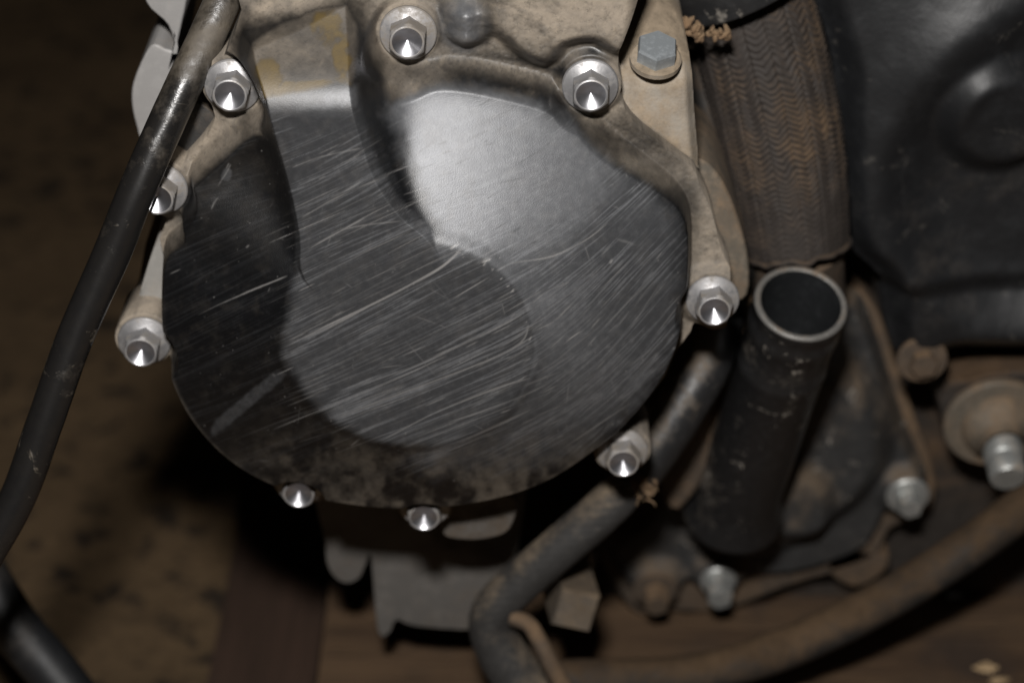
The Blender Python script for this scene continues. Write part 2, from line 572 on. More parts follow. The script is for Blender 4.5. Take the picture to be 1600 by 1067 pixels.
# ------------------------------------------------------------------ ground
WOODZ = P(600, 987, -95)[2]
GZ = WOODZ - 62
Xg = np.concatenate([np.linspace(-9000, -600, 24), np.linspace(-560, 560, 110), np.linspace(600, 9000, 24)])
Yg = np.concatenate([np.linspace(-3000, -300, 12), np.linspace(-280, 1200, 140), np.linspace(1300, 12000, 30)])
GX, GY = np.meshgrid(Xg, Yg)
near = np.exp(-((GX / 900) ** 2 + ((GY - 400) / 1200) ** 2))
GH = GZ + near * (10 * (fbm(GX / 60, GY / 60, 3) - 0.5) + 14 * (fbm(GX / 190, GY / 190, 9, 3) - 0.5))
ii = np.arange(len(Xg) * len(Yg)).reshape(len(Yg), len(Xg))
Fg = np.stack([ii[:-1, :-1], ii[:-1, 1:], ii[1:, 1:], ii[1:, :-1]], -1).reshape(-1, 4)
g = build('ground', np.stack([GX.ravel(), GY.ravel(), GH.ravel()], 1), Fg, M['sand'])
tag(g, kind='structure')


def plank(name, lo, hi, rz, mat, label):
    """lo/hi in a frame with the grain along x, then turned about z"""
    bm = bmesh.new()
    nx, ny = 40, 10
    box_bm(bm, lo, hi, 1.2)
    bmesh.ops.subdivide_edges(bm, edges=[e for e in bm.edges if abs(e.verts[0].co.x - e.verts[1].co.x) > 20], cuts=24)
    for v in bm.verts:
        k = vnoise(np.array(v.co.x / 17.0), np.array(v.co.y / 6.0), 5) - 0.5
        v.co.z += float(k) * 1.6; v.co.y += float(vnoise(np.array(v.co.x / 23.0), np.array(v.co.z), 8) - 0.5) * 2.0
    c = Vector([(lo[k] + hi[k]) / 2 for k in range(3)])
    o = bm_build(name, bm, mat)
    o.rotation_euler = (0, 0, rz)
    return tag(o, label, 'plank', 'planks under the engine')


# ------------------------------------------------------------------ engine
ENG = empty('engine', (0, 60, WOODZ))
tag(ENG, 'dirty motorcycle engine with scratched round black side cover and bare pump spigot', 'engine')

# ---- side cover as one dense height field
DOME = [(600, 146), (560, 152), (470, 172), (400, 196), (372, 216), (330, 255), (288, 296), (272, 345), (280, 372), (252, 400), (245, 460), (247, 535),
        (261, 598), (290, 655), (330, 703), (376, 739), (428, 765), (484, 782), (560, 795), (640, 800), (720, 794), (800, 778),
        (870, 750), (940, 703), (990, 660), (1038, 600), (1066, 540), (1078, 480), (1084, 420), (1082, 352), (1060, 312), (1010, 276),
        (950, 240), (905, 196), (860, 165), (800, 146), (730, 131), (680, 128), (640, 140)]
DISC = [(695, 385), (765, 415), (815, 470), (833, 540), (820, 600), (780, 650), (720, 685), (650, 697), (570, 683), (505, 650), (460, 595),
        (440, 535), (452, 480), (476, 440), (540, 420), (620, 390)]
HD = 33.0
foot_at = lambda py: 11.5 + 2.5 * float(sstep(250, 700, py))
dome = crom([P(a, b, foot_at(b))[[0, 2]] for a, b in DOME], 4)
disc = pp(DISC, HD, 4)
BLK = [P(470, 440, HD), P(462, 370, HD), P(448, 300, HD), P(424, 215, HD), P(407, 160, HD), P(394, 70, 17), P(400, 58, 17), P(470, 36, 17), P(538, 10, 17), P(546, 22, 17),
       P(553, 148, HD), P(568, 210, HD), P(592, 280, HD), P(630, 335, HD), P(680, 380, HD), P(700, 440, HD), P(640, 520, HD), P(540, 500, HD)]
blk = crom([q[[0, 2]] for q in BLK], 4)
zb = P(500, 152, HD)[2]
zt = P(500, 40, 17)[2]
slope_b = (HD - 17) / (zt - zb)
FLANGE = [(385, -90), (382, 0), (352, 80), (326, 130), (338, 176), (322, 212), (290, 250), (262, 276), (236, 292), (236, 322), (262, 338), (262, 420), (420, 740), (640, 780), (900, 710),
          (1060, 540), (1085, 500), (1110, 512), (1140, 505), (1156, 472), (1152, 436), (1128, 392), (1112, 330), (1094, 290), (1082, 262), (1040, 232), (988, 186), (968, 140), (966, 60), (966, -90)]
flange = pp(FLANGE, 0, 3)
BOLTS = [(638, 50), (922, 132), (1113, 466), (972, 702), (664, 786), (470, 750), (226, 530), (251, 293), (364, 132)]
bolt_xz = [P(a, b, 3.5)[[0, 2]] for a, b in BOLTS]
shelf = pp([(790, -90), (770, 20), (800, 70), (850, 100), (880, 70), (930, 62), (972, 80), (990, 0), (990, -90)], 8, 4)
bump = pp([(697, -60), (694, 20), (702, 60), (725, 76), (752, 66), (762, 30), (758, -60)], 8, 4)
zoom = lambda X, Z, c, r: np.sqrt((X - c[0]) ** 2 + (Z - c[1]) ** 2) - r


facet = crom([P(a, b, h)[[0, 2]] for a, b, h in [(612, 120, 12), (740, 105, 12), (890, 160, 12), (985, 250, 14), (990, 330, 20), (900, 410, 26), (800, 405, HD), (690, 380, HD), (640, 260, 20)]], 4)


def cov_sdf(X, Z):
    d = np.minimum(sdf_poly(X, Z, dome), sdf_poly(X, Z, flange))
    for i, c in enumerate(bolt_xz):
        d = np.minimum(d, zoom(X, Z, c, 8.3))
    return d


def cov_h(X, Z):
    dd, dk, db = sdf_poly(X, Z, dome), sdf_poly(X, Z, disc), sdf_poly(X, Z, blk)
    base = 1.0 + 0.5 * (fbm(X / 9, Z / 9, 21) - 0.5)
    for c in bolt_xz:
        base = smax(base, 3.5 - 1.1 * np.maximum(zoom(X, Z, c, 8.0), 0) , 0.8)
    base = smax(base, 9.0 - 1.2 * np.maximum(sdf_poly(X, Z, shelf), -6) - 1.0 * 0, 3.0) if False else base
    sh = 8.0 * sstep(5.0, -2.0, sdf_poly(X, Z, shelf))
    zr = lambda py: P(725, py, 8)[2]
    prof_b = 3.0 + 4.5 * sstep(zr(2), zr(28), Z) + 4.5 * sstep(zr(48), zr(74), Z)
    bu = sstep(4.0, -5.5, sdf_poly(X, Z, bump)) * prof_b if True else 11.0 * sstep(3.5, -4.0, sdf_poly(X, Z, bump)) * (0.72 + 0.28 * sstep(0, 1, np.cos((Z - P(725, 35, 8)[2]) / 5.2) * 0.5 + 0.5))
    near_b = np.full(X.shape, 1e9)
    for k_, c in enumerate(bolt_xz): near_b = np.minimum(near_b, zoom(X, Z, c, 5.3 if k_ in (3, 4, 5) else 8.2))
    keep = sstep(-0.5, 2.5, near_b)
    base = base + sh * keep + bu * keep
    # conical flank between the dome's foot and the flat disc
    din = np.maximum(-dd, 0); dko = np.maximum(dk, 0)
    t = din / (din + dko + 1e-6)
    zt_, zb_ = P(700, 250, 8)[2], P(700, 700, 14)[2]
    foot = 11.5 + 2.5 * sstep(zt_, zb_, Z)
    t = np.where(dk < 0, 1.0, t)
    flank = foot + (HD - foot) * t
    fa, fb, fc = P(640, 148, 13), P(890, 205, 15.5), P(755, 408, HD)
    nn = np.cross(fb - fa, fc - fa)
    plane = -(fa[1] - (nn[0] * (X - fa[0]) + nn[2] * (Z - fa[2])) / nn[1])
    plane = plane - 0.0042 * np.maximum(X - P(700, 200, 18)[0], 0) ** 2 - 0.0022 * np.minimum(Z - P(700, 250, 18)[2], 0) ** 2
    fw = sstep(11, -14, sdf_poly(X, Z, facet)) * 0.92
    flank = flank * (1 - fw) + plane * fw
    flank = blur(np.where(dd > 0, foot, flank), 12)
    flank = flank - 0.75 * sstep(-0.4, 4.0, dk)
    lft = sstep(P(520, 300, HD)[0], P(470, 300, HD)[0], X) * sstep(P(470, 455, HD)[2], P(470, 330, HD)[2], Z)
    flank = flank - 5.5 * lft * np.clip((38.0 - db) / 34.0, 0, 1) * sstep(0, 9, din)
    # soft shoulder of the disc, rounded foot edge
    flank = smin(flank, HD + 0.0 * X, 1.6)
    topz = sstep(P(700, 330, 8)[2], P(700, 180, 8)[2], Z)
    edge = sstep(0.5 + 3.5 * topz, -1.9 - 0.6 * topz, dd) ** (0.6 + 0.5 * topz)
    domeh = flank * edge + (0.9 * topz - 3 * (1 - topz)) * (1 - edge)
    # block: flat front that turns into an upward face at its head
    bt = smin(np.full(X.shape, HD), HD - slope_b * (Z - zb), 8.0)
    wall = bt - (2.6 + 0.2 * sstep(P(480, 300, HD)[0], P(430, 300, HD)[0], X)) * np.maximum(db + 1.2, 0)
    wall = smin(wall, bt, 1.6)
    # keep the bolt seats clear of the dome's foot
    ga = np.maximum(HD - domeh - 0.42, 0) + 1e-3
    gw = np.maximum(HD - wall - 0.42, 0) + 1e-3
    dm = HD - (ga ** -3.0 + gw ** -3.0) ** (-1 / 3.0)
    clear = sstep(-0.3, 3.0, near_b)
    dm = dm * clear + (1 - clear) * np.minimum(dm, 3.5)
    H = smax(base, dm, 0.7)
    H = H + (0.3 * (fbm(X / 4.5, Z / 4.5, 5) - 0.5) + 0.22 * (fbm(X / 0.9, Z / 0.9, 6, 3) - 0.5)) * sstep(-2, 4, dd) * clear * sstep(6, 11, db)
    return H


x0, z0 = P(175, 860, 0)[[0, 2]]; x1, z1 = P(1170, -75, 0)[[0, 2]]
CV, CF = heightfield(cov_sdf, cov_h, x0, x1, z0, z1, 0.25, -14)
U_, V_ = proj(CV[:, 0], CV[:, 1], CV[:, 2])


# marks on the cover: drawn as lines on a canvas, then stored on the vertices
cw, ch = 1300, 1000
canvas = np.zeros((ch, cw))
fine = np.zeros((ch, cw))


def stroke(cv, pts, w, a, jit=0.0):
    pts = np.asarray(pts, float)
    for seg_i, ((xa, ya), (xb, yb)) in enumerate(zip(pts, pts[1:])):
        lo_x, hi_x = int(max(0, min(xa, xb) - 4 * w - 1)), int(min(cw, max(xa, xb) + 4 * w + 2))
        lo_y, hi_y = int(max(0, min(ya, yb) - 4 * w - 1)), int(min(ch, max(ya, yb) + 4 * w + 2))
        if hi_x <= lo_x or hi_y <= lo_y: continue
        yy, xx = np.mgrid[lo_y:hi_y, lo_x:hi_x]
        ex, ey = xb - xa, yb - ya
        L2 = ex * ex + ey * ey + 1e-9
        t = ((xx - xa) * ex + (yy - ya) * ey) / L2
        tc = np.clip(t, 0, 1)
        d2 = (xx - xa - ex * tc) ** 2 + (yy - ya - ey * tc) ** 2
        prof = a * np.exp(-d2 / (2 * w * w))
        s0, s1 = seg_i / (len(pts) - 1), (seg_i + 1) / (len(pts) - 1)
        tt = s0 + (s1 - s0) * tc
        fade = np.clip(np.minimum(tt, 1 - tt) * 3.2, 0.0, 1) ** 0.8 if len(pts) > 1 else 1.0
        cv[lo_y:hi_y, lo_x:hi_x] = np.maximum(cv[lo_y:hi_y, lo_x:hi_x], prof * fade)


def ang_at(x, y):
    a = 24 + 22 * float(sstep(740, 1000, x)) + 3 * math.sin(y / 60.0)
    if y < 330 and x < 640: a = 20 + 10 * (x - 430) / 150
    return math.radians(a)


def strk(cv, x, y, ln, a, w, i):
    dx, dy = math.cos(a) * ln / 2, -math.sin(a) * ln / 2
    stroke(cv, [(x - dx, y - dy), (x + dx, y + dy)], w, i)


clus = [(rng.uniform(250, 1080), rng.uniform(190, 780)) for i in range(150)]
for k in range(4600):                              # the rub: many fine nearly parallel lines, in bundles
    if rng.uniform() < 0.6:
        c_ = clus[int(rng.integers(len(clus)))]; x = c_[0] + rng.normal(0, 34); y = c_[1] + rng.normal(0, 9) - (x - c_[0]) * 0.45
    else:
        x = rng.uniform(260, 1080); y = rng.uniform(180, 780)
    strk(fine, x, y, rng.gamma(2.0, 58) + 22, ang_at(x, y) + rng.normal(0, 0.016), rng.uniform(0.45, 1.3), 0.1 + 0.8 * rng.uniform(0, 1) ** 1.6)
for k in range(330):                               # sharper ones on disc and block
    x = rng.uniform(440, 850); y = rng.uniform(230, 700)
    strk(canvas, x, y, rng.gamma(1.6, 40) + 8, ang_at(x, y) + rng.normal(0, 0.03), rng.uniform(0.35, 0.6), 0.03 + 0.26 * rng.uniform(0, 1) ** 4)
for k in range(200):
    x = rng.uniform(790, 1050); y = rng.uniform(380, 690)
    strk(canvas, x, y, rng.gamma(1.6, 24) + 6, ang_at(x, y) + rng.normal(0, 0.10), rng.uniform(0.35, 0.6), 0.03 + 0.22 * rng.uniform(0, 1) ** 4)
for k in range(60):
    x = rng.uniform(400, 1050); y = rng.uniform(230, 760)
    strk(canvas, x, y, rng.gamma(1.6, 10) + 3, rng.uniform(0, 3.1), rng.uniform(0.35, 0.6), 0.03 + 0.14 * rng.uniform(0, 1) ** 2)
for k in range(260):                               # specks
    x = rng.uniform(270, 1070); y = rng.uniform(220, 780)
    strk(canvas, x, y, rng.uniform(0.5, 3), rng.uniform(0, 3), rng.uniform(0.5, 0.8), 0.05 + 0.3 * rng.uniform(0, 1) ** 3)
LONG = [([(438, 546), (500, 514), (570, 481), (640, 446), (692, 416), (724, 386)], 1.5, 0.62), ([(445, 541), (510, 513), (580, 478)], 0.9, 0.5),
        ([(308, 493), (360, 468), (450, 431)], 0.8, 0.45), ([(265, 428), (282, 420)], 0.8, 0.4),
        ([(478, 392), (540, 358), (630, 345)], 0.8, 0.4), ([(480, 390), (560, 345), (612, 318)], 0.9, 0.5),
        ([(595, 689), (690, 640), (780, 605), (830, 590)], 1.2, 0.5), ([(640, 713), (700, 700), (760, 672), (830, 640)], 1.2, 0.42),
        ([(530, 610), (640, 575), (760, 520), (815, 492)], 0.9, 0.4), ([(500, 640), (600, 600), (700, 555)], 0.9, 0.35),
        ([(520, 655), (640, 610), (800, 545), (826, 505)], 0.8, 0.4), ([(700, 660), (760, 640), (815, 620)], 0.8, 0.35),
        ([(775, 425), (800, 412), (850, 404), (880, 394), (920, 372), (950, 348)], 0.9, 0.5),
        ([(878, 540), (895, 527), (913, 515)], 1.3, 0.85), ([(825, 480), (850, 458), (890, 440)], 1.0, 0.6), ([(826, 520), (860, 505), (893, 476)], 0.9, 0.5),
        ([(690, 347), (715, 334)], 1.0, 0.7), ([(745, 366), (757, 352), (770, 347)], 1.2, 0.6), ([(703, 390), (722, 378)], 2.2, 0.95), ([(752, 410), (768, 404)], 1.8, 0.8),
        ([(820, 515), (834, 508)], 1.4, 0.7), ([(834, 575), (840, 566)], 1.4, 0.6),
        ([(953, 412), (957, 406)], 1.8, 0.9), ([(962, 372), (980, 378), (996, 384)], 2.2, 0.22), ([(1050, 545), (1068, 540)], 1.6, 0.5),
        ([(540, 255), (572, 235)], 0.7, 0.35), ([(455, 262), (500, 246), (565, 232)], 0.8, 0.42), ([(470, 340), (520, 312), (570, 290), (610, 275)], 1.1, 0.3),
        ([(340, 292), (352, 272), (360, 256)], 3.2, 0.26), ([(330, 330), (336, 314), (342, 308)], 2.0, 0.25),
        ([(385, 388), (390, 384)], 1.4, 0.4), ([(430, 589), (424, 585)], 2, 0.15)]
for p_, w_, a_ in LONG:
    q = crom(p_, 6, closed=False)
    L_ = np.linalg.norm(q[-1] - q[0])
    nrm_ = np.array([-(q[-1] - q[0])[1], (q[-1] - q[0])[0]]) / (L_ + 1e-6)
    for j in range(int(2 + L_ / 22) + (3 if w_ > 1.4 else 0)):
        t0 = rng.uniform(0, 0.8) if L_ > 25 else 0.0
        t1 = min(1.0, t0 + rng.uniform(0.15, 0.6)) if L_ > 25 else 1.0
        if j == 0: t0, t1 = 0.0, 1.0
        seg = q[int(t0 * (len(q) - 1)):int(t1 * (len(q) - 1)) + 2]
        if len(seg) < 2: continue
        off = nrm_ * rng.normal(0, w_ * 0.55) * (0.2 if j == 0 else 1)
        stroke(canvas, seg + off, rng.uniform(0.4, 0.62) * (1.25 if w_ > 1.4 else 1), 0.72 * a_ * (0.30 if j == 0 else rng.uniform(0.2, 0.85)))
scuff = np.zeros((ch, cw))
stroke(scuff, [(325, 684), (345, 662), (385, 628), (432, 590), (450, 575)], 6.5, 0.34)
stroke(scuff, [(350, 285), (358, 262)], 5, 0.35)
marks = np.zeros((ch, cw))
for k in range(60):
    x = rng.uniform(660, 900); y = rng.uniform(160, 390)
    strk(marks, x, y, rng.gamma(1.6, 14) + 3, math.radians(rng.uniform(8, 42)), rng.uniform(0.5, 1.0), rng.uniform(0.2, 0.9))
stroke(marks, crom([(735, 205), (760, 190), (778, 184), (790, 190)], 4, closed=False), 3.5, 0.35)
stroke(marks, crom([(720, 228), (745, 212), (765, 205)], 4, closed=False), 2.0, 0.4)
# a run of nicks along the shoulder of the disc
for k in range(20):
    t = rng.uniform(0, 1)
    ex = np.interp(t, [0, .3, .6, 1], [690, 765, 815, 838]); ey = np.interp(t, [0, .3, .6, 1], [383, 416, 470, 570])
    a = math.radians(rng.uniform(20, 60)); l = rng.uniform(1, 5)
    stroke(canvas, [(ex - l * math.cos(a), ey + l * math.sin(a)), (ex + l * math.cos(a), ey - l * math.sin(a))], 0.6, rng.uniform(0.1, 0.5)) if rng.uniform() < 0.8 else None


def samp(cv, u, v):
    u = np.clip(u, 0, cw - 1.01); v = np.clip(v, 0, ch - 1.01)
    iu, iv = u.astype(int), v.astype(int); fu, fv = u - iu, v - iv
    return (cv[iv, iu] * (1 - fu) + cv[iv, iu + 1] * fu) * (1 - fv) + (cv[iv + 1, iu] * (1 - fu) + cv[iv + 1, iu + 1] * fu) * fv


def reg(pts, soft):
    d = sdf_poly(U_, V_, crom(pts, 3))
    return sstep(soft, -soft, d + soft * 1.2 * (fbm(U_ / 22, V_ / 22, 31) - 0.5))


ddm = sdf_poly(CV[:, 0], CV[:, 2], dome)
dbm = sdf_poly(CV[:, 0], CV[:, 2], blk)
ondome = np.maximum(sstep(0.5 + 1.0 * (vnoise(U_ / 9, V_ / 9, 3) - 0.5), -2.0, ddm), sstep(7.5, 4.5, dbm) * sstep(8, 16, -CV[:, 1]))
r_plate = reg([(452, 300), (445, 225), (425, 190), (560, 170), (600, 290), (690, 380), (770, 418), (820, 475), (836, 545), (822, 605), (780, 655), (715, 692), (600, 690), (530, 655), (470, 600), (445, 540), (455, 470)], 12)
r_right = reg([(690, 370), (650, 250), (620, 155), (850, 165), (930, 240), (1040, 330), (1065, 430), (1040, 560), (960, 650), (860, 720), (720, 740), (640, 715), (760, 675), (835, 590), (830, 500), (770, 415)], 26)
r_facet = reg([(610, 145), (730, 132), (860, 180), (940, 250), (930, 330), (820, 400), (760, 400), (690, 375), (645, 270)], 30)
fs = samp(fine, U_, V_)
broad = fbm((U_ * 0.91 + V_ * -0.42) / 160, (U_ * 0.42 + V_ * 0.91) / 16, 77, 3)
fs2 = sstep(0.20, 0.95, fs) * (0.3 + 1.2 * sstep(0.3, 0.7, broad))
dkm = sdf_poly(CV[:, 0], CV[:, 2], disc)
r_edge = np.exp(-np.maximum(dkm, 0) / 7.0) * sstep(-0.2, 0.8, dkm) * sstep(690, 790, U_) * sstep(720, 600, V_)  # highlight outside the disc's step, painted in along with its wear
glow = np.exp(-(((U_ - 868) / 60) ** 2 + ((V_ - 490) / 75) ** 2)) + 0.8 * np.exp(-(((U_ - 925) / 85) ** 2 + ((V_ - 590) / 85) ** 2))   # sheen on the right flank, painted in as extra wear
lowd = sstep(420, 640, V_)
worn_sheen = r_plate * (0.155 + (0.34 + 0.26 * lowd) * fs2) + r_right * (1 - r_plate) * (1 - 0.95 * r_facet) * (0.20 + 0.50 * fs2 + 0.30 * glow * (0.5 + fs2)) + 0.52 * r_facet + 0.30 * r_edge * (0.5 + fs2)
worn_sheen = np.clip(worn_sheen + 0.035 * fs2 * ondome, 0, 1) * ondome
worn_sheen = np.clip(worn_sheen + 0.15 * sstep(0.05, 0.20, samp(scuff, U_, V_) * (0.55 + 0.9 * fbm(U_ / 9, V_ / 9, 13))) * (0.55 + 0.9 * fbm(U_ / 4, V_ / 4, 14)), 0, 1)
scr = np.clip(samp(canvas, U_, V_), 0, 1) * (1 - 0.85 * sstep(0.2, 0.8, r_facet))
# dust: thick on the flange, thin haze low on the dome, wiped away in dark patches
n_b = fbm(U_ / 70, V_ / 70, 41); n_s = fbm(U_ / 16, V_ / 16, 51)
flg = 1 - ondome
n_f = fbm(U_ / 5, V_ / 5, 57); smear = fbm((U_ + V_ * 0.5) / 46, (V_ - 0.5 * U_) / 13, 63)
dust = flg * np.clip(0.26 + 0.9 * sstep(0.25, 0.62, n_b * 0.35 + n_s * 0.25 + smear * 0.28 + n_f * 0.12), 0, 1)
crease = np.exp(-((ddm - 0.8) / 1.6) ** 2)
dust = dust * (1 - 0.25 * crease)
footline = np.exp(-((ddm - 3.0) / 1.8) ** 2) * sstep(260, 200, V_) * sstep(640, 680, U_)
dark = np.zeros_like(U_)
for cx, cy, rx, ry, s in [(800, 120, 120, 42, 1.0), (715, 118, 80, 22, 0.5), (840, 165, 60, 30, 0.9), (960, 215, 60, 30, 0.6), (724, 38, 44, 56, 0.8), (615, 190, 30, 46, 0.8), (570, 100, 20, 60, 0.5), (382, 90, 14, 120, 0.6), (300, 320, 30, 40, 0.6), (1000, 225, 50, 22, 0.5), (880, 180, 40, 16, 0.6), (905, 215, 30, 40, 0.5), (930, 85, 45, 22, 0.65), (1050, 250, 40, 40, 0.35), (560, 60, 26, 60, 0.45),
                          (640, 110, 60, 22, 0.35), (590, 100, 22, 50, 0.4), (690, 30, 14, 40, 0.6), (760, 40, 14, 40, 0.6), (1060, 330, 30, 60, 0.6)]:
    dark = np.maximum(dark, s * np.exp(-(((U_ - cx) / rx) ** 2 + ((V_ - cy) / ry) ** 2)))
dust = dust * np.clip(1 - dark * (0.5 + 1.2 * n_s), 0, 1) ** 1.7
dust = np.maximum(dust, 0.42 * flg * footline * (0.5 + 0.9 * n_f))
low = sstep(640, 790, V_) * ondome * (1 - r_plate) * sstep(300, 480, U_)
dust = np.maximum(dust, low * 0.45 * sstep(0.3, 0.7, n_s * 0.6 + n_b * 0.4))
leftd = ondome * sstep(640, 420, U_) * sstep(520, 200, V_) * (1 - r_plate)
dust = np.maximum(dust, leftd * 0.07 * n_s)
dust = np.maximum(dust, ondome * 0.03 * sstep(0.45, 0.8, n_s))
rimd = np.exp(-((ddm + 1.3) / 1.0) ** 2) * sstep(420, 640, V_) * sstep(520, 300, U_)
dust = np.maximum(dust, rimd * 0.6 * n_s)
head = reg([(396, 66), (542, 10), (552, 122), (520, 130), (420, 152), (404, 152)], 6)
gp = np.zeros_like(U_)
for cx, cy, rx, ry in [(508, 46, 34, 32), (533, 95, 17, 50), (490, 138, 80, 14), (420, 125, 24, 45), (450, 150, 40, 14)]:
    gp = np.maximum(gp, np.exp(-(((U_ - cx) / rx) ** 2 + ((V_ - cy) / ry) ** 2) ** 2))
gold = head * sstep(0.30, 0.70, gp * 0.8 + 0.95 * (n_s - 0.5) + 0.7 * (n_b - 0.5)) * 0.85
dust = np.maximum(dust * (1 - head), head * 0.36 * (0.6 + 0.7 * n_s)) * (1 - gold)
worn_sheen = np.maximum(worn_sheen, sstep(6, -2, sdf_poly(U_, V_, [(415, 165), (560, 135), (600, 240), (640, 330), (470, 360)])) * (0.13 + 0.40 * fs2))
worn_sheen = np.maximum(worn_sheen, 0.5 * np.exp(-(((U_ - 724) / 36) ** 2 + ((V_ - 34) / 46) ** 2) ** 2))
worn_sheen *= 1 - 0.55 * samp(marks, U_, V_) * (0.5 + n_f)
worn_sheen *= (1 - head)
worn_sheen = np.maximum(worn_sheen, 0.40 * (0.45 + 0.65 * sstep(425, 556, U_)) * (0.5 + 1.0 * n_f) * sstep(10, -10, np.abs(V_ - 158 + 0.10 * (U_ - 490)) - 16) * sstep(412, 425, U_) * sstep(566, 552, U_))  # highlight on the block's shoulder, stronger to the right, painted in as wear
onwall = sstep(-0.3, 1.2, dbm) * sstep(9, 7, dbm) * sstep(HD - 0.8, HD - 3, -CV[:, 1])  # block walls kept black: the shade on them is painted in
worn_sheen *= 1 - 0.9 * onwall * (1 - r_facet)
# slight real grooves where the paint is cut through
cover = build('side_cover', CV, CF, M['cover'], ENG, attrs={'scratch': scr, 'worn_sheen': worn_sheen, 'dust': dust, 'gold': gold})
tag(cover, 'round black domed cover with a rubbed grey disc and dusty flange')


# ---- flanged bolts with a drilled conical dimple
def bolt_mesh():
    bm = bmesh.new()
    ax = (0, -1, 0)
    lathe_bm(bm, [(0, 0), (7.1, 0), (7.4, 0.35), (7.4, 1.1), (7.1, 1.45), (6.4, 1.7), (5.2, 2.2), (4.6, 2.5)], (0, 0, 0), ax, 40, mat=0)
    q = Vector(ax).to_track_quat('Z', 'Y')
    # hexagon with a chamfered crown that ends in a circle
    def ring(fn, a): return [bm.verts.new(q @ Vector((fn(t) * math.cos(t), fn(t) * math.sin(t), a))) for t in [2 * math.pi * i / 48 for i in range(48)]]
    hexr = lambda R: (lambda t: R * math.cos(math.pi / 6) / math.cos(((t + math.pi / 6) % (math.pi / 3)) - math.pi / 6))
    circ = lambda R: (lambda t: R)
    mixr = lambda R, C, k: (lambda t: min(hexr(R)(t), C))
    rs = [ring(hexr(5.25), 1.9), ring(hexr(5.25), 6.3), ring(lambda t: min(hexr(5.2)(t), 4.95), 6.9), ring(lambda t: min(hexr(5.2)(t), 4.4), 7.5), ring(circ(4.0), 7.65), ring(circ(3.85), 7.5)]
    for A, B in zip(rs, rs[1:]):
        for i in range(48):
            bm.faces.new((A[i], A[(i + 1) % 48], B[(i + 1) % 48], B[i])).material_index = 0
    top = rs[-1]
    prev = top
    for r, a in [(2.6, 6.8), (1.4, 6.08), (0.3, 5.42)]:
        nr = ring(circ(r), a)
        for i in range(48): bm.faces.new((prev[i], prev[(i + 1) % 48], nr[(i + 1) % 48], nr[i])).material_index = 1
        prev = nr
    c = bm.verts.new(q @ Vector((0, 0, 5.25)))
    for i in range(48): bm.faces.new((prev[i], prev[(i + 1) % 48], c)).material_index = 1
    bmesh.ops.recalc_face_normals(bm, faces=bm.faces)
    for v in bm.verts: v.co *= MM
    for f in bm.faces: f.smooth = True
    for e in bm.edges:
        if len(e.link_faces) == 2 and e.calc_face_angle(0) > math.radians(24): e.smooth = False
    me = bpy.data.meshes.new('cover_bolt'); bm.to_mesh(me); bm.free()
    me.materials.append(M['bolt']); me.materials.append(M['dimple'])
    return me


bme = bolt_mesh()
proto = None
for i, (bx, bz) in enumerate(bolt_xz):
    if proto is None:
        o = link('cover_bolt', bme, [], cover, Vector((bx * MM, -3.5 * MM, bz * MM))); proto = o
    else:
        o = proto.copy(); COL.objects.link(o); o.parent = cover
        o.location = Vector((bx * MM, -3.5 * MM, bz * MM)) - wloc(cover)
    o.rotation_euler = (0, [0.1, 0.02, 0.28, 0.4, 0.9, 0.3, 0.2, 0.25, 0.3][i], 0)
    o['group'] = 'bright bolts round the side cover'


def hexbolt(name, parent, at, axis, R, hh, fr, mat, rot=0.0, fh=1.6):
    bm = bmesh.new()
    if fr: lathe_bm(bm, [(0, 0), (fr, 0), (fr, fh * 0.7), (fr - 0.5, fh), (R * 0.9, fh + 0.4), (0, fh + 0.4)], at, axis, 36)
    b0 = fh if fr else 0
    lathe_bm(bm, [(0, b0 - 0.2), (R, b0 - 0.2), (R, b0 + hh - 0.8), (R * 0.93, b0 + hh), (0, b0 + hh)], at, axis, 6, rot)
    o = bm_build(name, bm, mat, parent, autos=20)
    return o


# ---- crankcase: body behind the cover, its lower grey part with lug, left bosses
case = prism('crankcase', pp([(420, -90), (400, 120), (330, 330), (318, 480), (360, 640), (450, 730), (560, 760), (800, 750), (1000, 640), (1070, 480), (1000, 300), (945, 160), (940, -90)], -14, 3), -170, -14.5, M['cast'], ENG, 1.0)
tag(case, 'grey dusty aluminium crankcase behind the cover')
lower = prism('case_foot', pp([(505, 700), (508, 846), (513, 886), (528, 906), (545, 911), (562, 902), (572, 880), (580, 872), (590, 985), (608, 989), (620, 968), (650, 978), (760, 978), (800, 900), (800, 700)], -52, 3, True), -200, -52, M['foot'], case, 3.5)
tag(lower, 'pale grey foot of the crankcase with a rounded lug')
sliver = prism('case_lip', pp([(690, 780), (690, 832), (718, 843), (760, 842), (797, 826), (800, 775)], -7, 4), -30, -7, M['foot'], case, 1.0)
prism('case_boss', pp([(256, 360), (236, 400), (214, 470), (190, 520), (192, 548), (205, 572), (235, 574), (256, 560), (300, 560), (300, 380)], -6, 4), -70, -6.5, M['cast'], case, 2.0)
prism('case_lug', pp([(222, -60), (228, 4), (262, 40), (272, 80), (240, 70), (225, 90), (208, 130), (206, 165), (216, 205), (240, 250), (268, 110), (296, -60)], -34, 4), -90, -34, M['greycast'], case, 3.0)
prism('case_tab', pp([(292, 150), (340, 178), (326, 215), (296, 240), (258, 244), (268, 190)], -7, 1, False), -34, -7, M['pump'], case, 1.0)
prism('case_web', pp([(240, 345), (300, 300), (360, 300), (360, 480), (225, 470)], -30, 3), -90, -30, M['mud'], case, 2)

# tan bracket plate with the zinc bolt
brk_out = pp([(930, -80), (935, 160), (985, 190), (1082, 262), (1092, 262), (1086, 180), (1080, 100), (1062, 60), (1030, 20), (1000, -80)], -6, 3)
zk = P(1025, 112, -6)[2]


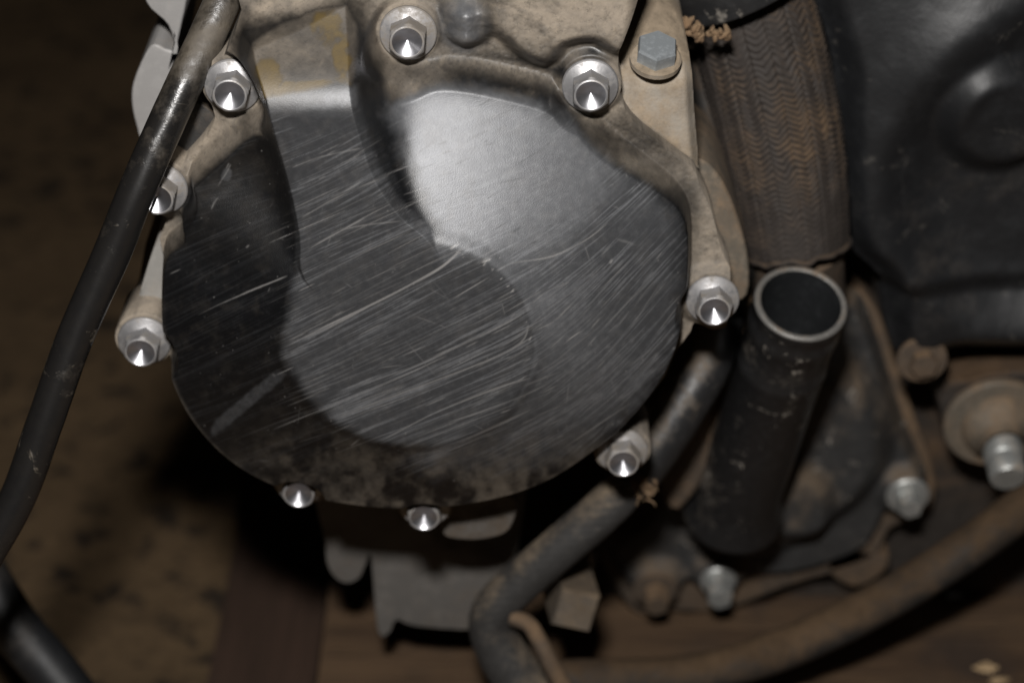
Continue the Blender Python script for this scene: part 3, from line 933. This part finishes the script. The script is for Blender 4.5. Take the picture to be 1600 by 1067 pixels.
def brk_h(X, Z):
    d = sdf_poly(X, Z, brk_out)
    return -5 - 1.9 * smax(Z - zk, 0 * Z, 5) - 4 * sstep(-2.5, 0.4, d) + 0.5 * (fbm(X / 9, Z / 9, 37) - 0.5)


lo = brk_out.min(0); hi = brk_out.max(0)
BV, BF = heightfield(lambda X, Z: sdf_poly(X, Z, brk_out), brk_h, lo[0] - 1, hi[0] + 1, lo[1] - 1, hi[1] + 1, 0.6, -60)
brk = build('side_plate', BV, BF, M['tan'], ENG)
tag(brk, 'tan dusted plate beside the cover')
hexbolt('plate_bolt', brk, P(1025, 88, -6), (0.05, -0.36, 0.93), 5.7, 4.2, 0, M['zinc'], 0.32, 0.9)
bm = bmesh.new()
lathe_bm(bm, [(0, -2), (6.9, -2), (6.9, -0.6), (6.3, -0.1), (0, 0.1)], P(1025, 88, -6), (0.05, -0.36, 0.93), 32)
bm_build('plate_washer', bm, M['tan'], brk)
rib = prism('case_rib', pp([(1088, 250), (1080, 300), (1090, 400), (1082, 450), (1160, 470), (1170, 410), (1150, 330), (1120, 270)], -20, 4), -60, -20, M['mudtan'], ENG, 3)

# engine wall behind the pump, big enough to close the view to the right
wall = prism('engine_wall', pp([(960, 100), (960, 860), (930, 905), (955, 985), (1800, 985), (1900, 800), (1900, -100), (1000, -100)], -118, 3, False), -260, -118, M['darkmud'], ENG, 3)
tag(wall, 'dark brown muddy casting behind the pump')
# ---- black right-hand cover
rc_out = pp([(1302, -90), (1308, 120), (1310, 330), (1330, 400), (1382, 452), (1392, 520), (1408, 580), (1440, 592), (1480, 588), (1520, 575), (1700, 570), (1800, 500), (1800, -90)], -62, 4)
rc_c = P(1640, 290, -55)[[0, 2]]


def rc_h(X, Z):
    d = sdf_poly(X, Z, rc_out)
    h = -62 - 9 * sstep(-9, 0.5, d)
    r = np.sqrt((X - rc_c[0]) ** 2 + ((Z - rc_c[1]) * 0.86) ** 2)
    h = h + 2 * np.exp(-((r - 50) / 8) ** 2) - 8 * sstep(52, 28, r) + 8 * sstep(22, 12, np.sqrt((X - P(1570, 190, -60)[0]) ** 2 + (Z - P(1570, 190, -60)[2]) ** 2))
    h = h + 7 * np.exp(-(((X - P(1520, 90, -60)[0]) / 24) ** 2 + ((Z - P(1520, 100, -60)[2]) / 26) ** 2))
    h = h - 8 * sstep(P(1400, 470, -62)[2], P(1400, 510, -62)[2], Z * 1.0) * 0 - 6 * sstep(P(1400, 440, -62)[2], P(1400, 480, -62)[2], Z)
    return h + 0.5 * (fbm(X / 8, Z / 8, 61) - 0.5)


lo = rc_out.min(0); hi = rc_out.max(0)
RV, RF = heightfield(lambda X, Z: sdf_poly(X, Z, rc_out), rc_h, lo[0] - 1, hi[0] + 1, lo[1] - 1, hi[1] + 1, 0.9, -118)
rc = build('sprocket_cover', RV, RF, M['plastic'], ENG)
tag(rc, 'dull black cover with a round raised ring')
hexbolt('cover_screw', rc, P(1440, 560, -70), (0, -1, 0), 4.6, 4, 8.2, M['mud'], 0.2)

# big stud, washer and bracket at the right edge
sb = prism('mount_bracket', pp([(1484, 600), (1484, 690), (1520, 722), (1700, 730), (1700, 590)], -84, 3), -118, -84, M['darkmud'], ENG, 2)
bm = bmesh.new()
lathe_bm(bm, [(0, 0), (17, 0), (17.5, 0.6), (17.5, 2.6), (16.8, 3.2), (11, 3.4)], P(1555, 655, -84), (0.0, -1, -0.1), 48)
bm_build('washer', bm, M['mudtan'], sb)
bm = bmesh.new()
lathe_bm(bm, [(12.2, 2.5), (12.0, 5), (10.5, 8), (7.6, 10), (7.2, 11), (7.2, 16)], P(1556, 655, -84), (0.0, -1, -0.1), 40)
bm_build('spacer', bm, M['mudtan'], sb)
bm = bmesh.new()
lathe_bm(bm, [(6.6, 10), (6.6, 17), (6.2, 17.6), (5.8, 17.8), (5.8, 18.6), (6.2, 18.9), (6.2, 24), (5.6, 25), (0, 25)], P(1556, 655, -84), (0.02, -1, -0.34), 32)
bm_build('stud', bm, M['nut'], sb)

# ---- water pump
pump_out = pp([(1180, 560), (1235, 520), (1300, 470), (1345, 470), (1375, 540), (1400, 620), (1425, 690), (1450, 745), (1448, 785), (1425, 805), (1395, 800), (1370, 850), (1325, 880), (1240, 905), (1160, 912),
               (1130, 945), (1110, 945), (1080, 912), (1050, 945), (1012, 950), (985, 925), (950, 880), (955, 850), (1000, 815), (1040, 760), (1070, 690), (1110, 620)], -98, 3)
pc = P(1185, 790, -90)[[0, 2]]


def pump_h(X, Z):
    d = sdf_poly(X, Z, pump_out)
    h = -98 + 0 * X
    r = np.sqrt(((X - P(1240, 700, -90)[0]) / 1.0) ** 2 + ((Z - P(1240, 700, -90)[2]) / 1.12) ** 2)
    h = h + 11 * sstep(38, 25, r)
    r2 = np.sqrt((X - pc[0]) ** 2 + (Z - pc[1]) ** 2)
    h = h + 6 * sstep(28, 20, r2)
    for px, py in ((1418, 775), (1026, 920), (1122, 905)):
        c = P(px, py, -94)[[0, 2]]
        h = smax(h, -94 - 0.9 * np.maximum(np.sqrt((X - c[0]) ** 2 + (Z - c[1]) ** 2) - 7, 0), 2)
    h = h - 6 * sstep(-4, 0.3, d)
    return h + 0.35 * (fbm(X / 9, Z / 9, 71) - 0.5)


lo = pump_out.min(0); hi = pump_out.max(0)
PV, PF = heightfield(lambda X, Z: sdf_poly(X, Z, pump_out), pump_h, lo[0] - 1, hi[0] + 1, lo[1] - 1, hi[1] + 1, 0.7, -120)
pump = build('water_pump', PV, PF, M['pump'], ENG)
tag(pump, 'black dusty pump housing with an open spigot')
prism('pump_flange', pp([(1400, 560), (1425, 640), (1447, 700), (1462, 750), (1456, 795), (1425, 812), (1390, 830), (1370, 870), (1325, 890), (1240, 914), (1130, 955), (1050, 955), (1000, 960), (970, 930), (940, 880), (945, 850), (1030, 760), (1110, 600), (1300, 460), (1360, 470)], -104, 3), -120, -104, M['mud'], pump, 2)
prism('pump_shoulder', pp([(1110, 520), (1190, 470), (1180, 640), (1120, 720), (1062, 800), (1030, 760), (1060, 660)], -62, 3), -120, -62, M['mud'], pump, 4)
# spigot: a real hollow pipe
rimc = PD(1252, 472, 626); basec = PD(1150, 782, 712)
axs = (rimc - basec); Lp = float(np.linalg.norm(axs)); axs /= Lp
Ro = 74 * 626 / FPX
bm = bmesh.new()
prof = [(Ro * 1.22, -6), (Ro * 1.06, 2), (Ro * 1.0, 8), (Ro * 0.985, Lp * 0.45), (Ro * 0.98, Lp - 31), (Ro * 1.0, Lp - 29.5), (Ro * 1.0, Lp - 27), (Ro * 0.965, Lp - 26), (Ro * 0.965, Lp - 13.5), (Ro * 1.0, Lp - 12), (Ro * 1.015, Lp - 10),
        (Ro * 0.99, Lp - 8.5), (Ro * 0.965, Lp - 7), (Ro * 0.965, Lp - 4.5), (Ro * 0.995, Lp - 3.2), (Ro * 1.0, Lp - 0.9)]
lathe_bm(bm, prof, basec, axs, 64)
spig = bm_build('spigot', bm, M['pipe'], pump, autos=60)
tag(spig, 'open black pipe with a scuffed grey rim')
bm = bmesh.new()
lathe_bm(bm, [(Ro * 1.0, Lp - 0.9), (Ro * 0.985, Lp - 0.2), (Ro * 0.95, Lp), (Ro * 0.88, Lp), (Ro * 0.86, Lp - 0.4)], basec, axs, 64)
bm_build('spigot_rim', bm, M['rim'], pump, autos=60)
bm = bmesh.new()
lathe_bm(bm, [(Ro * 0.86, Lp - 0.4), (Ro * 0.85, Lp - 2), (Ro * 0.85, 6), (0, 4)], basec, axs, 64)
bm_build('spigot_bore', bm, M['bore'], pump, autos=60)
for px, py, mt, R, hh, fr in ((1418, 772, 'nut', 4.3, 6.5, 7.5), (1024, 918, 'mud', 4.6, 8, 8.0), (1122, 905, 'nut', 4.6, 9, 6.4)):
    hexbolt('pump_bolt', pump, P(px, py, -92), (0, -1, -0.12), R, hh, fr, M[mt], 0.4)
# square plug beside the pump
bm = bmesh.new()
lathe_bm(bm, [(0, -30), (9.0, -30), (9.0, 7), (8.2, 8), (0, 8)], PD(895, 938, 682), (0.10, -1, 0.22), 4, 0.5)
bm_build('drain_plug', bm, M['mud2'], case, autos=20)
prism('pump_tab', pp([(1290, 880), (1325, 855), (1390, 870), (1375, 900), (1335, 918), (1300, 900)], -104, 2), -120, -104, M['mud'], pump, 1.5)

# ------------------------------------------------------------------ wrapped pipe
def wrap_disp(TH, LL, L):
    k = 17                                        # knitted columns round the pipe
    ph = TH * k / (2 * math.pi)
    col = np.abs((ph % 1.0) - 0.5) * 2            # 0 middle .. 1 seam
    sgn = np.abs((ph % 1.0) - 0.5)
    chev = LL / 1.8 + sgn * 2.6
    chev = chev + 1.7 * (fbm(TH * 5, LL / 9, 92, 2) - 0.5)
    st = np.abs(np.sin(chev * math.pi)) * (0.35 + 1.2 * fbm(TH * 6, LL / 5, 95, 3))
    seam = sstep(0.8, 1.0, col)
    fadew = 0.3 + 0.7 * sstep(0.05, 0.25, LL / L) * sstep(0.98, 0.55, LL / L)
    return (0.75 * st - 0.7 * seam + 0.9 * (fbm(TH * 3, LL / 14, 91) - 0.5)) * fadew


wp = empty('wrapped_pipe', P(1235, 430, -85))
tag(wp, 'thick pipe in brown stained knitted wrap beside the black cover', 'pipe')
pth = [PD(1150, -60, 628), PD(1185, 60, 630), PD(1212, 180, 636), PD(1232, 300, 644), PD(1242, 385, 650)]
V, Fq = tube_mesh(pth, [18.6, 18.6, 18.4, 17.6, 16.4], nseg=330, ncurve=80, disp=wrap_disp, cap=False)
build('knitted_wrap', V, Fq, M['wrap'], wp)
tube('pipe_end', [PD(1241, 375, 652), PD(1245, 440, 668), PD(1247, 480, 690)], [15.0, 15.0, 15.0], M['mud'], wp, nseg=40)
edge = []
cA = PD(1242, 385, 650); tA = PD(1242, 385, 650) - PD(1232, 300, 644); tA /= np.linalg.norm(tA)
n1 = np.cross(tA, [0, 1, 0]); n1 /= np.linalg.norm(n1); n2 = np.cross(tA, n1)
for i in range(40):
    a = 2 * math.pi * i / 40
    edge.append(cA + (16.6 + rng.normal(0, 0.25)) * (math.cos(a) * n1 + math.sin(a) * n2) + tA * rng.normal(0, 0.5))
edge.append(edge[0])
tube('wrap_hem', edge, 0.9, M['wrap'], wp, nseg=8, ncurve=3)
# rubber sleeve over the top end
sl = tube('rubber_sleeve', [PD(1040, -190, 606), PD(1100, -110, 608), PD(1138, -58, 612), PD(1158, -12, 616)], [20.5, 21.0, 21.2, 20.6], M['rubber'], wp, nseg=48,
          disp=lambda TH, LL, L: 0.8 * (fbm(TH * 2, LL / 8, 33) - 0.5))
crumbs = []


def crumb(o_name, p, r, mat, parent=None, seed=0, sq=(1, 1, 1)):
    bm = bmesh.new()
    bmesh.ops.create_icosphere(bm, subdivisions=2, radius=r)
    rs = np.random.default_rng(seed)
    ph = rs.uniform(0, 6, 3)
    for v in bm.verts:
        n = v.co.normalized()
        k = 1 + 0.35 * math.sin(n.x * 4 + ph[0]) * math.sin(n.y * 5 + ph[1]) + 0.2 * math.sin(n.z * 9 + ph[2]) + rs.normal(0, 0.07)
        v.co = Vector((v.co.x * k * sq[0], v.co.y * k * sq[1], v.co.z * k * sq[2])) + Vector(p)
    return bm_build(o_name, bm, mat, parent, autos=60)


# frayed crumbs of mud along the sleeve's lower lip
rs = np.random.default_rng(5)
bm = bmesh.new()
for i in range(70):
    t = rs.uniform(0, 1)
    px = np.interp(t, [0, .5, 1], [1058, 1088, 1140]) + rs.normal(0, 4); py = np.interp(t, [0, .5, 1], [24, 50, 56]) + rs.normal(0, 4)
    p = PD(px, py, 594 + rs.uniform(-3, 3))
    r = rs.uniform(0.5, 1.5)
    m = Matrix.Translation(Vector(p)) @ Matrix.Rotation(rs.uniform(0, 3), 4, 'Y') @ Matrix.Diagonal((r * rs.uniform(1, 2.2), r, r * 0.7, 1))
    bmesh.ops.create_icosphere(bm, subdivisions=1, radius=1, matrix=m)
o = bm_build('mud_crumbs', bm, M['crumb'], wp, autos=70); o['kind'] = 'stuff'

# ------------------------------------------------------------------ cables and hoses
def cable_material():
    b = NB('black cable with dried dust')
    n = b.noise(26, 6, 0.65, dist=0.5); n2 = b.noise(190, 5, 0.7)
    sx = b.n('ShaderNodeSeparateXYZ'); b.l(b.tc, sx.inputs[0])
    hgt = b.rng(sx.outputs[2], 0.012, 0.082, -0.09, 0.10)        # splashed dirt sits on the upper run
    v = b.ma('ADD', b.ma('ADD', b.ma('MULTIPLY', n, 0.6), b.ma('MULTIPLY', n2, 0.35)), hgt)
    d = b.rng(v, 0.44, 0.64, 0.04, 0.9)
    fl_ = b.ma('MULTIPLY', b.rng(b.noise(48, 5, 0.7, dist=0.7), 0.56, 0.64), b.rng(b.noise(420, 4, 0.7), 0.36, 0.56))
    d = b.ma('MAXIMUM', d, b.ma('MULTIPLY', fl_, 0.75))
    dc = b.mix(b.rng(n2, 0.3, 0.7), (0.135, 0.112, 0.082, 1), (0.075, 0.063, 0.049, 1))
    b.bump(b.ma('ADD', d, b.ma('MULTIPLY', n2, 0.3)), 0.3, 0.0005)
    return b.set(b.mix(d, (0.006, 0.006, 0.0065, 1), dc), b.ma('ADD', 0.24, b.ma('MULTIPLY', d, 0.55)), 0, 0.65)


M['cable'] = cable_material()
cb = tube('control_cable', [PD(400, -110, 560), PD(362, -30, 558), PD(322, 60, 556), PD(270, 170, 556), PD(217, 290, 558), PD(173, 400, 562), PD(116, 530, 566), PD(70, 660, 570), PD(26, 780, 574), PD(-40, 900, 578), PD(-120, 1080, 584)],
          [4.6, 4.75, 4.8, 4.8, 4.9, 5.0, 4.9, 4.9, 4.9, 5.0, 5.0], M['cable'], nseg=36, ncurve=14, disp=lambda TH, LL, L: 0.22 * (fbm(TH * 2, LL / 9, 12) - 0.5))
tag(cb, 'thick dusty black cable crossing in front at the left of the cover', 'cable')
c2 = tube('rubber_tube', [PD(-120, 760, 700), PD(-40, 880, 700), PD(20, 975, 702), PD(75, 1040, 704), PD(130, 1110, 706), PD(200, 1200, 710), PD(340, 1420, 720), PD(420, 1700, 760), PD(440, 1900, 790)], 8.5, M['plastic'], nseg=24)
tag(c2, 'short black tube crossing the bottom left corner above the sand', 'tube')
c3 = tube('breather_tube', [PD(1060, -90, 640), PD(1080, 40, 640), PD(1096, 130, 638), PD(1112, 210, 638), PD(1140, 280, 640), PD(1160, 345, 644), PD(1160, 410, 652), PD(1140, 480, 664), PD(1120, 560, 676)], [3.6, 3.6, 3.8, 4.2, 5.0, 5.2, 4.8, 4.6, 4.6], M['tubing'], nseg=24)
tag(c3, 'thin dark tube squeezed between tan plate and knitted wrap', 'tube')


def knit(TH, LL, L):
    return 0.15 * np.sin(TH * 14 + LL * 0.5) * np.sin(LL * 2.2) + 0.6 * (fbm(TH * 2, LL / 8, 14) - 0.5)


hs = empty('fabric_hose', PD(770, 940, 690))
tag(hs, 'dusty fabric covered hose running down from the cover edge to a bend', 'hose')
tube('hose_upper', [PD(1130, 470, 655), PD(1105, 560, 652), PD(1060, 640, 652), PD(1012, 715, 654), PD(985, 752, 656)], [7.4, 8.0, 8.2, 7.8, 7.2], M['rubber'], hs, nseg=30, ncurve=12, disp=lambda TH, LL, L: 0.3 * (fbm(TH * 2, LL / 7, 3) - 0.5))
tube('hose_sleeve', [PD(1000, 735, 655), PD(950, 790, 658), PD(880, 850, 664), PD(810, 912, 672), PD(778, 945, 676), PD(768, 975, 680), PD(782, 1015, 684), PD(812, 1062, 688), PD(850, 1120, 690)], [6.6, 6.7, 6.7, 6.8, 7.0, 7.2, 7.8, 8.6, 8.8],
     M['hose'], hs, nseg=64, ncurve=22, disp=knit)
# frayed threads by the bolt
for i in range(12):
    a = PD(1004 + rng.normal(0, 9), 758 + rng.normal(0, 9), 647)
    b = a + np.array([rng.normal(1.2, 1.2), rng.normal(-1, 0.8), rng.normal(0.3, 1.4)])
    c = b + np.array([rng.normal(0.8, 1.0), rng.normal(0, 0.7), rng.normal(0, 1.2)])
    tube('frayed_thread', [a, b, c], [0.34, 0.26, 0.12], M['crumb'], hs, nseg=6, ncurve=4)
bm = bmesh.new()
for i in range(46):
    p = PD(1003 + rs.normal(0, 11), 757 + rs.normal(0, 10), 648 + rs.uniform(-2, 2)); r = rs.uniform(0.25, 0.8)
    m = Matrix.Translation(Vector(p)) @ Matrix.Rotation(rs.uniform(0, 3), 4, 'Y') @ Matrix.Diagonal((r * rs.uniform(1, 2.2), r, r * 0.7, 1))
    bmesh.ops.create_icosphere(bm, subdivisions=1, radius=1, matrix=m)
o = bm_build('dried_mud', bm, M['crumb'], hs, autos=70); o['kind'] = 'stuff'
st = tube('grey_sling', [PD(800, 965, 672), PD(826, 975, 670), PD(845, 1005, 670), PD(862, 1040, 672), PD(890, 1090, 676)], [2.6, 2.6, 2.7, 2.8, 3.0], M['mud'], nseg=20)
tag(st, 'narrow brown strap folded over the hose bend at the bottom', 'strap')
lt = tube('drain_tube', [PD(800, 1090, 700), PD(880, 1062, 702), PD(980, 1060, 704), PD(1090, 1052, 706), (PD(1200, 1022, 706)), PD(1310, 975, 706), PD(1420, 915, 706), PD(1520, 850, 704), PD(1620, 775, 702), PD(1720, 690, 700)],
          [6.6, 6.6, 6.7, 6.8, 6.9, 7.0, 7.0, 7.0, 7.0, 7.0], M['tubing'], nseg=32, ncurve=12, disp=lambda TH, LL, L: 0.3 * (fbm(TH * 2, LL / 9, 44) - 0.5))
tag(lt, 'long dusty tube curving along the bottom below the pump', 'tube')

# ------------------------------------------------------------------ planks under the engine
wf = P(600, 1000, -95)
plank('wooden_plank', (P(492, 990, -70)[0], wf[1] - 150, WOODZ - 26), (520, wf[1] + 60, WOODZ - 1), 0, M['wood'], 'broad brown plank lying across the bottom under the engine')
# batten that runs away from the viewer, left of it


def ground_pt(px, py, z):
    d = ray(px, py); t = (z - cC[2]) / d[2]
    return cC + d * t


bz_ = WOODZ - 27
A = ground_pt(410, 1060, bz_); B = ground_pt(450, 780, bz_)
ang = math.atan2(B[1] - A[1], B[0] - A[0])
mid = (A + B) / 2
o = plank('wooden_plank', (-330, -20, bz_ - 30), (330, 20, bz_), 0, M['wood2'], 'narrow dark red batten running back at the left under the engine')
o.rotation_euler = (0, 0, ang); o.location.x = mid[0] * MM; o.location.y = mid[1] * MM
# bits on the wood
for i, (px, py, r) in enumerate(((1540, 1042, 2.6), (1562, 1062, 2.0), (1500, 897, 2.6), (1492, 930, 2.0))):
    p = ground_pt(px, py, WOODZ + 1)
    o = crumb('wood_chip', p, r, M['chip'] if i < 2 else M['greycast'], None, i, (1.6, 0.8, 0.4))
    tag(o, ['large pale wood chip on the plank at the bottom right corner', 'small pale wood chip at the lower frame edge on the right', 'upper grey chip lying right of the long tube', 'lower grey chip lying right of the long tube'][i], 'chip', 'chips scattered on the wood')
